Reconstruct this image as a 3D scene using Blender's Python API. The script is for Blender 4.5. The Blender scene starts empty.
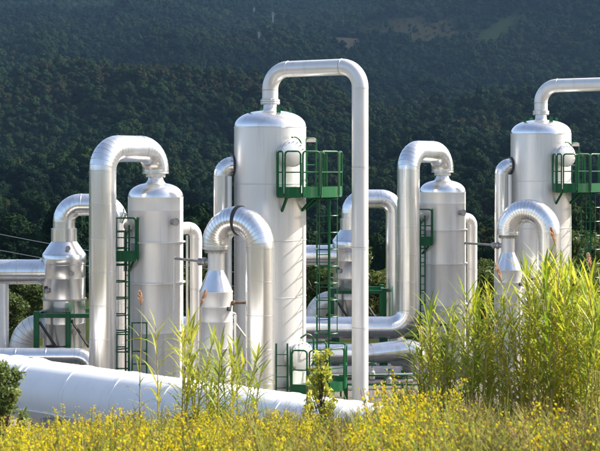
import bpy, math, random
import numpy as np
from mathutils import Vector, Matrix, noise
R = math.radians
sc = bpy.context.scene
# ------------------------------------------------------------------ camera, sky, sun, exposure
CAMZ, F, HZ = 6.5, 1440.0, 167.0          # camera height, focal length in photo pixels, horizon row
cam = bpy.data.cameras.new('camera'); camo = bpy.data.objects.new('camera', cam)
sc.collection.objects.link(camo); sc.camera = camo
camo.location = (0, 0, CAMZ); camo.rotation_euler = (R(90), 0, 0)
cam.sensor_width = 36; cam.lens = 36 * F / 600; cam.shift_y = -(225.5 - HZ) / 600
cam.dof.use_dof = True; cam.dof.focus_distance = 41.0; cam.dof.aperture_fstop = 6.3
cam.clip_start = 0.1; cam.clip_end = 9000
SUN_EL, SUN_AZ = 36, 71                    # azimuth from +Y (view direction) towards +X (right)
w = bpy.data.worlds.new('World'); sc.world = w; w.use_nodes = True
nt = w.node_tree; bg = nt.nodes['Background']; sky = nt.nodes.new('ShaderNodeTexSky')
sky.sky_type = 'NISHITA'; sky.sun_disc = False; sky.sun_elevation = R(SUN_EL); sky.sun_rotation = R(SUN_AZ)
sky.dust_density = 3.5; sky.ozone_density = 0.6; sky.air_density = 0.8
nt.links.new(sky.outputs[0], bg.inputs[0]); bg.inputs[1].default_value = 0.14
sl = bpy.data.lights.new('sun', 'SUN'); so = bpy.data.objects.new('sun', sl); sc.collection.objects.link(so)
sl.energy = 5.0; sl.angle = R(0.5); sl.color = (1.0, 0.94, 0.84)
sv = Vector((math.sin(R(SUN_AZ)) * math.cos(R(SUN_EL)), math.cos(R(SUN_AZ)) * math.cos(R(SUN_EL)), math.sin(R(SUN_EL))))
so.rotation_euler = sv.to_track_quat('Z', 'Y').to_euler(); so.location = (30, 20, 60)
sc.view_settings.view_transform = 'Standard'; sc.view_settings.look = 'None'
sc.view_settings.exposure = 1.17; sc.view_settings.gamma = 1
sc.cycles.max_bounces = 8; sc.cycles.transparent_max_bounces = 8; sc.cycles.volume_bounces = 0
sc.cycles.use_denoising = True

def W(px, py, d): return Vector(((px - 300) / F * d, d, CAMZ - (py - HZ) / F * d))
def WX(px, d): return (px - 300) / F * d
def WZ(py, d): return CAMZ - (py - HZ) / F * d

# ------------------------------------------------------------------ materials
def mat(name, col, rough=0.5, metal=0.0, var=0.0, vscale=3.0, bump=0.0, bscale=8.0, col2=None, rvar=0.0, stretch=None, spec=0.5, grime=0.0):
    m = bpy.data.materials.new(name); m.use_nodes = True
    n = m.node_tree.nodes; l = m.node_tree.links; b = n['Principled BSDF']
    b.inputs['Base Color'].default_value = (*col, 1); b.inputs['Roughness'].default_value = rough
    b.inputs['Metallic'].default_value = metal; b.inputs['Specular IOR Level'].default_value = spec
    tc = n.new('ShaderNodeTexCoord'); mp = n.new('ShaderNodeMapping'); l.new(tc.outputs['Object'], mp.inputs[0])
    if stretch: mp.inputs['Scale'].default_value = stretch
    if var or col2:
        t = n.new('ShaderNodeTexNoise'); t.inputs['Scale'].default_value = vscale; t.inputs['Detail'].default_value = 6
        l.new(mp.outputs[0], t.inputs[0])
        r = n.new('ShaderNodeValToRGB'); r.color_ramp.elements[0].position = 0.3; r.color_ramp.elements[1].position = 0.7
        c2 = col2 or tuple(max(0, c * (1 - var)) for c in col)
        r.color_ramp.elements[0].color = (*c2, 1); r.color_ramp.elements[1].color = (*col, 1)
        l.new(t.outputs[0], r.inputs[0])
        oi = n.new('ShaderNodeObjectInfo'); mr = n.new('ShaderNodeMapRange')
        mr.inputs['To Min'].default_value = 1 - var * 0.6; mr.inputs['To Max'].default_value = 1.0
        l.new(oi.outputs['Random'], mr.inputs[0])
        mx = n.new('ShaderNodeMix'); mx.data_type = 'RGBA'; mx.blend_type = 'MULTIPLY'; mx.inputs['Factor'].default_value = 1
        l.new(r.outputs[0], mx.inputs[6]); l.new(mr.outputs[0], mx.inputs[7]); colo = mx.outputs[2]
        if grime:                               # rain streaks of dust and rust running down the sheets
            m2 = n.new('ShaderNodeMapping'); m2.inputs['Scale'].default_value = (1, 1, .07); l.new(tc.outputs['Object'], m2.inputs[0])
            tg = n.new('ShaderNodeTexNoise'); tg.inputs['Scale'].default_value = 7; tg.inputs['Detail'].default_value = 5; l.new(m2.outputs[0], tg.inputs[0])
            gr = n.new('ShaderNodeMapRange'); gr.inputs[1].default_value = .52; gr.inputs[2].default_value = .78; gr.inputs[3].default_value = 0; gr.inputs[4].default_value = grime; l.new(tg.outputs[0], gr.inputs[0])
            mg = n.new('ShaderNodeMix'); mg.data_type = 'RGBA'; l.new(gr.outputs[0], mg.inputs[0]); l.new(colo, mg.inputs[6]); mg.inputs[7].default_value = (.30, .24, .18, 1); colo = mg.outputs[2]
        l.new(colo, b.inputs['Base Color'])
    if rvar:
        t = n.new('ShaderNodeTexNoise'); t.inputs['Scale'].default_value = vscale * 1.7; t.inputs['Detail'].default_value = 4
        l.new(mp.outputs[0], t.inputs[0]); mr = n.new('ShaderNodeMapRange')
        mr.inputs['To Min'].default_value = rough - rvar; mr.inputs['To Max'].default_value = rough + rvar
        l.new(t.outputs[0], mr.inputs[0]); l.new(mr.outputs[0], b.inputs['Roughness'])
    if bump:
        t = n.new('ShaderNodeTexNoise'); t.inputs['Scale'].default_value = bscale; t.inputs['Detail'].default_value = 3
        l.new(mp.outputs[0], t.inputs[0]); bp = n.new('ShaderNodeBump'); bp.inputs['Strength'].default_value = bump
        bp.inputs['Distance'].default_value = 0.05
        l.new(t.outputs[0], bp.inputs['Height']); l.new(bp.outputs[0], b.inputs['Normal'])
    return m

def leafmat(name, cols, trans=0.45, rough=0.55, nscale=0.0, rand=True, stand=0.0, dry=None):
    """leaf: diffuse + translucent, colour ramp over per-object random and noise"""
    m = bpy.data.materials.new(name); m.use_nodes = True
    n = m.node_tree.nodes; l = m.node_tree.links; n.remove(n['Principled BSDF']); out = n['Material Output']
    d = n.new('ShaderNodeBsdfPrincipled'); d.inputs['Roughness'].default_value = rough; d.inputs['Specular IOR Level'].default_value = 0.02 if stand else 0.25
    t = n.new('ShaderNodeBsdfTranslucent'); mx = n.new('ShaderNodeMixShader'); mx.inputs[0].default_value = trans
    r = n.new('ShaderNodeValToRGB'); el = r.color_ramp.elements
    el[0].position, el[1].position = 0.0, 1.0
    while len(el) < len(cols): el.new(0.5)
    for i, c in enumerate(cols): el[i].position = i / (len(cols) - 1)
    for i, c in enumerate(cols): el[i].color = (*c, 1)
    oi = n.new('ShaderNodeObjectInfo'); val = oi.outputs['Random']
    if nscale:
        tc = n.new('ShaderNodeTexCoord'); tx = n.new('ShaderNodeTexNoise'); tx.inputs['Scale'].default_value = nscale; tx.inputs['Detail'].default_value = 3
        l.new(tc.outputs['Object'], tx.inputs[0])
        a = n.new('ShaderNodeMath'); a.operation = 'MULTIPLY_ADD'; a.inputs[1].default_value = 2.2; a.inputs[2].default_value = -0.6
        l.new(tx.outputs[0], a.inputs[0])
        if rand:
            mm = n.new('ShaderNodeMix'); mm.data_type = 'FLOAT'; mm.inputs[0].default_value = 0.5
            l.new(oi.outputs['Random'], mm.inputs[2]); l.new(a.outputs[0], mm.inputs[3]); val = mm.outputs[0]
        else: val = a.outputs[0]
    if stand:                                   # broad patches of darker and lighter leaf colour across the slope
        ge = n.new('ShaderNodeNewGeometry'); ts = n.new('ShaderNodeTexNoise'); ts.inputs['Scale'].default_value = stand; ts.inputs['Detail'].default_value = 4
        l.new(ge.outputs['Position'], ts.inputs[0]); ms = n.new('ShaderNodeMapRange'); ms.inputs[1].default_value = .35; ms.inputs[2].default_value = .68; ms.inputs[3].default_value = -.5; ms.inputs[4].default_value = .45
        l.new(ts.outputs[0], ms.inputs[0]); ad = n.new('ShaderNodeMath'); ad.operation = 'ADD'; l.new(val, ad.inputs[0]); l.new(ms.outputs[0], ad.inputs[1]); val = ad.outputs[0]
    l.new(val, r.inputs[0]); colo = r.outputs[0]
    if dry:                                     # withered lower leaves
        tz = n.new('ShaderNodeTexCoord'); sx = n.new('ShaderNodeSeparateXYZ'); l.new(tz.outputs['Object'], sx.inputs[0])
        td = n.new('ShaderNodeTexNoise'); td.inputs['Scale'].default_value = 3.5; l.new(tz.outputs['Object'], td.inputs[0])
        az = n.new('ShaderNodeMath'); az.operation = 'MULTIPLY_ADD'; az.inputs[1].default_value = 1.6; l.new(td.outputs[0], az.inputs[0]); l.new(sx.outputs[2], az.inputs[2])
        mz = n.new('ShaderNodeMapRange'); mz.inputs[1].default_value = 1.2; mz.inputs[2].default_value = 2.1; mz.inputs[3].default_value = .9; mz.inputs[4].default_value = 0
        l.new(az.outputs[0], mz.inputs[0]); md_ = n.new('ShaderNodeMix'); md_.data_type = 'RGBA'; l.new(mz.outputs[0], md_.inputs[0]); l.new(colo, md_.inputs[6]); md_.inputs[7].default_value = (*dry, 1); colo = md_.outputs[2]
    l.new(colo, d.inputs['Base Color']); l.new(colo, t.inputs[0])
    l.new(d.outputs[0], mx.inputs[1]); l.new(t.outputs[0], mx.inputs[2]); l.new(mx.outputs[0], out.inputs[0])
    return m

M = {}
M['clad'] = mat('aluminium_cladding', (0.89, 0.885, 0.875), 0.24, 0.86, grime=.3, var=0.12, vscale=1.3, bump=0.035, bscale=1.1, rvar=0.06, stretch=(1, 1, .35))
M['dullclad'] = mat('weathered_aluminium_cladding', (0.76, 0.745, 0.72), 0.38, 0.40, grime=.35, var=0.13, vscale=1.4, bump=0.10, bscale=1.8, rvar=0.07, stretch=(1, 1, .35))
M['tower'] = mat('aluminium_painted_steel', (0.78, 0.77, 0.755), 0.34, 0.55, grime=.3, var=0.10, vscale=1.2, bump=0.05, bscale=1.5, rvar=0.06, stretch=(1, 1, .3))
M['pipepaint'] = mat('pale_painted_pipe', (0.77, 0.755, 0.73), 0.35, 0.35, grime=.25, var=0.10, vscale=1.5, rvar=0.06)
M['white'] = mat('white_pipeline_paint', (0.87, 0.87, 0.86), 0.40, 0.0, grime=.12, var=0.05, vscale=1.2, rvar=0.08)
M['steel'] = mat('bare_steel', (0.45, 0.43, 0.41), 0.45, 0.7, var=0.3, vscale=6)
M['dark'] = mat('dark_rubber_and_shadow_gap', (0.03, 0.03, 0.03), 0.7)
M['rust'] = mat('rusty_steel', (0.30, 0.17, 0.11), 0.75, 0.2, var=0.5, vscale=9)
M['green'] = mat('green_gloss_paint', (0.001, 0.095, 0.030), 0.42, 0.0, spec=.25, grime=.22, var=0.25, vscale=3, rvar=0.1)
M['plate'] = mat('faded_sign_plate', (0.55, 0.45, 0.42), 0.6)
M['concrete'] = mat('concrete', (0.36, 0.34, 0.31), 0.9, 0, var=0.3, vscale=5, bump=0.3, bscale=20)
M['bark'] = mat('bark', (0.12, 0.09, 0.065), 0.9, 0, var=0.4, vscale=8, bump=0.4, bscale=15)
M['cable'] = mat('cable_sheath', (0.35, 0.35, 0.36), 0.6, 0.2)
M['pylon'] = mat('galvanised_lattice', (0.32, 0.34, 0.35), 0.5, 0.3)
M['gravel'] = mat('gravel', (0.15, 0.135, 0.115), 0.95, 0, var=0.45, vscale=14, bump=0.5, bscale=30)
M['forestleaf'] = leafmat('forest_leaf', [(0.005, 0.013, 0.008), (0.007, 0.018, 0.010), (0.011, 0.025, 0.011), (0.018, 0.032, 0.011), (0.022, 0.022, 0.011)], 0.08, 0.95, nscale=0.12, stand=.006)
M['treeleaf'] = leafmat('tree_leaf', [(0.03, 0.055, 0.012), (0.065, 0.095, 0.020), (0.13, 0.145, 0.032)], 0.4, 0.6, nscale=0.9)
M['shrubleaf'] = leafmat('shrub_leaf', [(0.07, 0.12, 0.035), (0.16, 0.21, 0.06), (0.26, 0.28, 0.10)], 0.45, 0.5, nscale=6)
M['reedleaf'] = leafmat('reed_leaf', [(0.07, 0.15, 0.015), (0.18, 0.28, 0.018), (0.34, 0.38, 0.025), (0.50, 0.44, 0.05), (0.50, 0.36, 0.10)], 0.55, 0.45, nscale=2.5, dry=(.40, .27, .10))
M['greenreed'] = leafmat('green_reed_leaf', [(0.08, 0.14, 0.02), (0.20, 0.27, 0.03), (0.38, 0.40, 0.045), (0.54, 0.48, 0.09)], 0.5, 0.45, nscale=2.5)
M['reedstalk'] = leafmat('reed_stalk', [(0.26, 0.28, 0.06), (0.42, 0.35, 0.11), (0.42, 0.26, 0.12)], 0.1, 0.5, nscale=2)
M['plume'] = leafmat('reed_plume', [(0.55, 0.36, 0.26), (0.66, 0.46, 0.33)], 0.4, 0.9, nscale=6)
M['weedleaf'] = leafmat('weed_leaf', [(0.10, 0.17, 0.02), (0.22, 0.30, 0.03), (0.32, 0.30, 0.05)], 0.45, 0.7, nscale=5)
M['weedstem'] = leafmat('weed_stem', [(0.13, 0.075, 0.04), (0.26, 0.17, 0.07), (0.28, 0.26, 0.07)], 0.1, 0.8, nscale=5)
M['drygrass'] = leafmat('dry_grass', [(0.20, 0.25, 0.04), (0.34, 0.32, 0.09), (0.22, 0.30, 0.04)], 0.35, 0.7, nscale=4)
M['flower'] = leafmat('yellow_flower', [(0.58, 0.46, 0.015), (0.72, 0.62, 0.025), (0.66, 0.62, 0.06)], 0.45, 0.7, nscale=9)
M['saplingleaf'] = leafmat('sapling_leaf', [(0.24, 0.32, 0.04), (0.44, 0.46, 0.07), (0.56, 0.50, 0.12)], 0.5, 0.5, nscale=7)

# ------------------------------------------------------------------ mesh helpers
class MB:
    def __init__(s): s.v = []; s.f = []; s.mi = []
    def add(s, verts, faces, mi=0):
        o = len(s.v); s.v += [tuple(p) for p in verts]; s.f += [tuple(i + o for i in q) for q in faces]; s.mi += [mi] * len(faces)
    def box(s, c, size, rz=0.0, mi=0):
        hx, hy, hz = size[0] / 2, size[1] / 2, size[2] / 2; ca, sa = math.cos(rz), math.sin(rz)
        vs = []
        for x, y, z in ((-1, -1, -1), (1, -1, -1), (1, 1, -1), (-1, 1, -1), (-1, -1, 1), (1, -1, 1), (1, 1, 1), (-1, 1, 1)):
            a, b = x * hx, y * hy; vs.append((c[0] + a * ca - b * sa, c[1] + a * sa + b * ca, c[2] + z * hz))
        s.add(vs, [(0, 3, 2, 1), (4, 5, 6, 7), (0, 1, 5, 4), (1, 2, 6, 5), (2, 3, 7, 6), (3, 0, 4, 7)], mi); return s
    def bar(s, a, b, wd, hd=None, mi=0):
        """rectangular bar from a to b"""
        return s.tube([a, b], wd / 2 * 1.414, 4, mi=mi, caps=True)
    def tube(s, pts, r, n=8, mi=0, caps=True, radii=None, closed=False):
        pts = [Vector(p) for p in pts]; k = len(pts); vs = []; prev = None
        for i, p in enumerate(pts):
            if closed: t = (pts[(i + 1) % k] - pts[i - 1])
            else: t = pts[min(i + 1, k - 1)] - pts[max(i - 1, 0)]
            t.normalize()
            if prev is None: u = t.orthogonal().normalized() if abs(t.z) < .99 else Vector((1, 0, 0))
            else: u = (prev - t * prev.dot(t)).normalized()
            prev = u; v = t.cross(u); rr = radii[i] if radii else r
            off = math.pi / 4 if n == 4 else 0
            for j in range(n):
                a = 2 * math.pi * j / n + off; vs.append(p + (u * math.cos(a) + v * math.sin(a)) * rr)
        fs = []
        for i in range(k if closed else k - 1):
            i2 = (i + 1) % k
            for j in range(n): fs.append((i * n + j, i * n + (j + 1) % n, i2 * n + (j + 1) % n, i2 * n + j))
        if caps and not closed: fs.append(tuple(range(n - 1, -1, -1))); fs.append(tuple((k - 1) * n + j for j in range(n)))
        s.add(vs, fs, mi); return s
    def lathe(s, base, axis, prof, n=32, mi=0, cap0=False, cap1=False):
        """prof: list of (distance along axis, radius)"""
        ax = Vector(axis).normalized(); u = ax.orthogonal().normalized() if abs(ax.z) < .99 else Vector((1, 0, 0)); v = ax.cross(u)
        base = Vector(base); vs = []
        for h, r in prof:
            for j in range(n):
                a = 2 * math.pi * j / n; vs.append(base + ax * h + (u * math.cos(a) + v * math.sin(a)) * r)
        fs = [(i * n + j, i * n + (j + 1) % n, (i + 1) * n + (j + 1) % n, (i + 1) * n + j) for i in range(len(prof) - 1) for j in range(n)]
        if cap0: fs.append(tuple(range(n - 1, -1, -1)))
        if cap1: fs.append(tuple((len(prof) - 1) * n + j for j in range(n)))
        s.add(vs, fs, mi); return s
    def mesh(s, name, mats, smooth=True, angle=38):
        me = bpy.data.meshes.new(name); me.from_pydata(s.v, [], s.f)
        for m in (mats if isinstance(mats, (list, tuple)) else [mats]): me.materials.append(m)
        if any(s.mi): me.polygons.foreach_set('material_index', s.mi)
        if smooth:
            me.polygons.foreach_set('use_smooth', [True] * len(s.f)); me.set_sharp_from_angle(angle=R(angle))
        me.update(); return me

COL = sc.collection
def link(name, data, parent=None, loc=None):
    o = bpy.data.objects.new(name, data); COL.objects.link(o)
    if parent: o.parent = parent
    if loc is not None: o.location = loc
    return o
def tag(o, label=None, cat=None, group=None, kind=None):
    if label: o['label'] = label
    if cat: o['category'] = cat
    if group: o['group'] = group
    if kind: o['kind'] = kind
    return o
def thing(name, loc, label, cat, group=None):
    return tag(link(name, None, None, loc), label, cat, group)
class Build:
    """parts of a thing are given in world coordinates and stored relative to its Empty"""
    def __init__(s, t): s.t = t; s.o = Vector(t.location)
    def part(s, name, mb, m, parent=None, smooth=True, angle=38):
        mb.v = [tuple(Vector(p) - s.o) for p in mb.v]
        return link(name, mb.mesh(name, m, smooth, angle), parent or s.t)
KIDS = None
def copy_tree(o, parent=None, off=None):
    c = o.copy(); COL.objects.link(c); c.parent = parent
    if off is not None: c.location = Vector(o.location) + off
    for ch in KIDS.get(o.name, ()): copy_tree(ch, c)
    return c

def centreline(pts, br):
    """split a cornered path into ('s', a, b) straights and ('a', centre, from, to) arcs"""
    pts = [Vector(p) for p in pts]; segs = []; cur = pts[0]
    for i in range(1, len(pts) - 1):
        a = (pts[i - 1] - pts[i]).normalized(); b = (pts[i + 1] - pts[i]).normalized()
        ang = a.angle(b); tl = br / math.tan(ang / 2)
        p1 = pts[i] + a * tl; p2 = pts[i] + b * tl; c = pts[i] + (a + b).normalized() * (br / math.sin(ang / 2))
        if (p1 - cur).length > 0.02 and (p1 - cur).dot(-a) > 0: segs.append(('s', cur, p1))
        segs.append(('a', c, p1, p2)); cur = p2
    segs.append(('s', cur, pts[-1])); return segs

def pipe(B, pts, r, br, m, sheet=1.0, gores=8, n=32, e=0.007, lap=0.035, cap=True, pname='cladding_sheet', gname='elbow_gore', rng=None):
    """a clad pipe: every sheet and every elbow gore is a shell of its own with a raised lap joint"""
    first = []
    for sg in centreline(pts, br):
        if sg[0] == 's':
            a, b = sg[1], sg[2]; L = (b - a).length
            if L < 0.03: continue
            k = max(1, round(L / sheet)); ax = (b - a).normalized(); st = L / k
            for i in range(k):
                mb = MB(); lp = min(lap, st * .3)
                mb.lathe(a + ax * (i * st), ax, [(0, r - .03), (0, r + e), (lp, r + e), (lp + .004, r), (st - .011, r), (st - .011, r - .03), (st, r - .03)], n)
                B.part(pname, mb, m)
        else:
            c, p1, p2 = sg[1:]; u = (p1 - c); v = (p2 - c); ang = u.angle(v); nrm = u.cross(v).normalized()
            for i in range(gores):
                mb = MB(); vs = []; ee = min(e, .006)
                a0, a1 = ang * i / gores, ang * (i + 1) / gores
                g_ = .009 / br; rings = [(a0, r - .025), (a0, r + .002), ((a0 * 2 + a1) / 3, r), ((a0 + a1 * 2) / 3, r), (a1 - g_, r), (a1 - g_, r - .025), (a1, r - .025)]
                if gores < 4:
                    k_ = 18 // gores; rings = [(a0, r - .002), (a0 + .004, r + ee), (a0 + .03, r + ee), (a0 + .035, r)] + [(a0 + .035 + (a1 + .002 - a0 - .035) * q / k_, r) for q in range(1, k_ + 1)]
                for a, rr in rings:
                    d = Matrix.Rotation(a, 3, nrm) @ u.normalized()
                    for j in range(n):
                        th = 2 * math.pi * j / n
                        vs.append(c + d * br + (d * math.cos(th) + nrm * math.sin(th)) * rr)
                fs = [(q * n + j, q * n + (j + 1) % n, (q + 1) * n + (j + 1) % n, (q + 1) * n + j) for q in range(len(rings) - 1) for j in range(n)]
                mb.add(vs, fs); B.part(gname, mb, m)
    if cap:
        for p, q in ((Vector(pts[0]), Vector(pts[1])), (Vector(pts[-1]), Vector(pts[-2]))):
            ax = (p - q).normalized(); mb = MB()
            mb.lathe(p, ax, [(-.02, r - .003), (.004, r - .003)], n, cap1=True); B.part('end_plate', mb, m)

def flange(B, c, axis, r, th=0.06, n=24, bolts=12, m=None, parent=None, gap=True):
    ax = Vector(axis).normalized(); mb = MB(); m = m or M['steel']
    if gap: pr = [(0, r * .8), (0, r), (th * .42, r), (th * .42, r * .86), (th * .58, r * .86), (th * .58, r), (th, r), (th, r * .8)]
    else: pr = [(0, r * .6), (0, r), (th, r), (th, r * .6)]
    mb.lathe(c, ax, pr, n); f = B.part('flange', mb, m, parent)
    u = ax.orthogonal().normalized(); v = ax.cross(u)
    if bolts:
        if parent is None: bp = f
        else: bp = parent
        for i in range(bolts):
            a = 2 * math.pi * i / bolts; p = Vector(c) + (u * math.cos(a) + v * math.sin(a)) * r * .9
            mb = MB(); mb.tube([p - ax * .025, p + ax * (th + .025)], .014, 6); B.part('bolt', mb, m, bp)
    return f

exec_units = []
# ------------------------------------------------------------------ ground
GP = [(-4000, 5.2), (-60, 5.2), (0, 4.9), (6, 4.2), (12, 3.45), (18, 2.85), (27.0, 0.0), (62, 0.0), (85, -3.5), (150, -8), (300, -16), (450, -13.5), (700, -2),
      (900, 20), (1150, 64), (1300, 78), (1500, 103), (1800, 171), (2200, 276), (2700, 350), (4200, 420)]
GY = [p[0] for p in GP]; GZ = [p[1] for p in GP]
def G(x, y):
    z = float(np.interp(y, GY, GZ))
    k = min(1, max(0, (y - 250) / 800))
    if k > 0:
        z += k * (38 * noise.noise((x / 330, y / 420, 1.3)) + 12 * noise.noise((x / 120, y / 170, 4.1))) + k * 14 * math.sin(x / 210 + y / 500 + 1) + k * 20 * (.5 - abs(noise.noise((x / 170 + y / 900, y / 520, 8.8))) * 2)
    if 4 < y < 19: z += .10 * noise.noise((x / 1.4, y / 1.4, 7))
    return z
angs = [R(a) for a in list(np.arange(-30, 30.01, 0.6)) + list(np.arange(36, 330, 7))]
rad = [0.6 * (1.045 ** i) for i in range(205)]
gv = [(0, 0, G(0, 0))]; gf = []
for r_ in rad:
    for a in angs: x, y = r_ * math.sin(a), r_ * math.cos(a); gv.append((x, y, G(x, y)))
na = len(angs)
for j in range(na): gf.append((0, 1 + (j + 1) % na, 1 + j))
for i in range(len(rad) - 1):
    for j in range(na):
        a, b = 1 + i * na + j, 1 + i * na + (j + 1) % na; gf.append((a, b, b + na, a + na))
gm = bpy.data.materials.new('ground'); gm.use_nodes = True
n_ = gm.node_tree.nodes; l_ = gm.node_tree.links; b_ = n_['Principled BSDF']; b_.inputs['Roughness'].default_value = 1; b_.inputs['Specular IOR Level'].default_value = 0
at = n_.new('ShaderNodeAttribute'); at.attribute_name = 'cover'
tc = n_.new('ShaderNodeTexCoord'); tx = n_.new('ShaderNodeTexNoise'); tx.inputs['Scale'].default_value = .35; tx.inputs['Detail'].default_value = 9
l_.new(tc.outputs['Object'], tx.inputs[0]); mr = n_.new('ShaderNodeMapRange'); mr.inputs[3].default_value = .55; mr.inputs[4].default_value = 1.35
mx = n_.new('ShaderNodeMix'); mx.data_type = 'RGBA'; mx.blend_type = 'MULTIPLY'; mx.inputs[0].default_value = 1
l_.new(tx.outputs[0], mr.inputs[0]); l_.new(at.outputs[0], mx.inputs[6]); l_.new(mr.outputs[0], mx.inputs[7]); l_.new(mx.outputs[2], b_.inputs[0])
mb = MB(); mb.v = gv; mb.f = gf; mb.mi = [0] * len(gf); gme = mb.mesh('ground', gm, True, 180)

def px_of(x, y, z): return 300 + F * x / y, HZ - F * (z - CAMZ) / y
# clearings on the far slope: heath strips, a pale farm track and a green meadow (centre x, y, half sizes, slant)
CLEAR = []
def clearing(px, py, hx, hy, kind, sl=0.0):
    for d in np.arange(600, 2600, 10):          # first place where the ray meets the slope
        x = WX(px, d)
        if G(x, d) > WZ(py, d): CLEAR.append((x, d, hx, hy, kind, sl)); return
clearing(372, 38, 34, 110, 'heath', .1); clearing(405, 33, 48, 105, 'heath', -.1); clearing(440, 31, 34, 80, 'heath'); clearing(345, 43, 20, 70, 'track', .25)
clearing(492, 37, 44, 50, 'meadow', .8); clearing(428, 39, 30, 45, 'heath')
def cover(x, y):
    for cx, cy, hx, hy, k, s_ in CLEAR:
        u = (x - cx) / hx; v = (y - cy - s_ * (x - cx) * 2) / hy
        if u * u + v * v + .9 * noise.noise((x / 22, y / 50, 3)) < 1: return k
    return None
CC = {'heath': (.017, .0155, .009), 'track': (.024, .022, .018), 'meadow': (.013, .022, .009)}
cols = np.ones((len(gv), 4), dtype=np.float32)
for i, (x, y, z) in enumerate(gv):
    if y > 700: c = CC.get(cover(x, y), (.010, .014, .006))
    elif y > 52: c = (.03, .04, .015)
    elif y > 29: c = (.20, .18, .14)
    else: c = (.09, .075, .035)
    cols[i, :3] = c
ca = gme.color_attributes.new('cover', 'FLOAT_COLOR', 'POINT'); ca.data.foreach_set('color', cols.ravel())
tag(link('ground', gme), kind='structure')
mb = MB(); mb.add([(-40, 27.6, .02), (40, 27.6, .02), (40, 51.0, .02), (-40, 51.0, .02)], [(0, 1, 2, 3)])
tag(link('gravel_yard', mb.mesh('gravel_yard', M['gravel'])), kind='structure')

# ------------------------------------------------------------------ the plant: one unit, then its neighbour as copies
TX, TY = 8.86, 8.0
UNIT = []      # (object, label of the far copy)
def uthing(name, loc, label, label2, cat, group):
    t = thing(name, loc, label, cat, group); UNIT.append((t, label2)); return Build(t)

def rail_panel(B, a, b, z0, z1, parent, r=.024, mid=True, posts=2, cr=.09):
    a, b = Vector(a), Vector(b); d = (b - a); L = d.length; d.normalize(); c = min(cr, L * .3)
    pts = [(a.x, a.y, z0)]
    for k in range(5):
        t = math.pi / 2 * k / 4; q = a + d * (c - c * math.cos(t)); pts.append((q.x, q.y, z1 - c + c * math.sin(t)))
    for k in range(5):
        t = math.pi / 2 * k / 4; q = b - d * (c - c * math.sin(t)); pts.append((q.x, q.y, z1 - c + c * math.cos(t)))
    pts.append((b.x, b.y, z0))
    mb = MB(); mb.tube(pts, r, 8); p = B.part('rail_panel', mb, M['green'], parent)
    mb = MB()
    if mid: zm = (z0 + z1) / 2 + .03; mb.tube([(a.x, a.y, zm), (b.x, b.y, zm)], r * .75, 6); B.part('mid_rail', mb, M['green'], parent)

def platform(B, poly, zd, h, rails, name='service_platform', toe=.19, skip=()):
    """deck slab from a plan polygon (world xy), with toe boards, rail panels and brackets"""
    n = len(poly); mb = MB()
    vs = [(x, y, zd) for x, y in poly] + [(x, y, zd - .05) for x, y in poly]
    mb.add(vs, [tuple(range(n)), tuple(range(2 * n - 1, n - 1, -1))] + [(i, i + n, (i + 1) % n + n, (i + 1) % n) for i in range(n)])
    dk = B.part(name, mb, M['green'], smooth=False)
    for i in rails:
        a, b = Vector(poly[i]), Vector(poly[(i + 1) % n]); d = (b - a).normalized(); nr = Vector((d.y, -d.x))
        a2, b2 = a + d * .035, b - d * .035
        rail_panel(B, (a2.x, a2.y, 0), (b2.x, b2.y, 0), zd - .06, zd + h, dk)
        c = (a + b) / 2 - nr * .012 * 0; mb = MB()
        mb.box((c.x, c.y, zd + toe / 2 - .07), ((b - a).length - .05, .012, toe + .1), math.atan2(d.y, d.x)); B.part('toe_board', mb, M['green'], dk, smooth=False)
    return dk

def ladder(B, c, out, z0, z1, wd=.34, hoops=True, rung=.3, hoop=.46, hr=.33, parent=None, hz0=None):
    out = Vector((out[0], out[1], 0)).normalized(); s_ = Vector((-out.y, out.x, 0)); c = Vector((c[0], c[1], 0))
    mb = MB()
    for k in (-1, 1):
        p = c + s_ * wd / 2 * k; mb.bar((p.x, p.y, z0), (p.x, p.y, z1), .045)
    ld = B.part('ladder', mb, M['green'], parent, smooth=False)
    z = z0 + .2
    while z < z1:
        mb = MB(); a = c - s_ * wd / 2; b = c + s_ * wd / 2; mb.tube([(a.x, a.y, z), (b.x, b.y, z)], .012, 6); B.part('rung', mb, M['green'], ld); z += rung
    if hoops:
        z = (hz0 or z0 + 2.0)
        zs = []
        while z < z1: zs.append(z); z += hoop
        for z in zs:
            pts = []
            for k in range(13):
                t = -math.pi * .62 + math.pi * 1.24 * k / 12
                pts.append(c + out * (.3 + hr * math.cos(t)) + s_ * hr * math.sin(t) + Vector((0, 0, z)))
            pts = [c - s_ * wd / 2 + Vector((0, 0, z))] + pts + [c + s_ * wd / 2 + Vector((0, 0, z))]
            mb = MB(); mb.tube(pts, .019, 6); B.part('cage_hoop', mb, M['green'], ld)
        if zs:
            for k in (3, 6, 9):
                t = -math.pi * .62 + math.pi * 1.24 * k / 12; p = c + out * (.3 + hr * math.cos(t)) + s_ * hr * math.sin(t)
                mb = MB(); mb.tube([(p.x, p.y, zs[0]), (p.x, p.y, zs[-1])], .014, 6); B.part('cage_strap', mb, M['green'], ld)
    return ld

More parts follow.
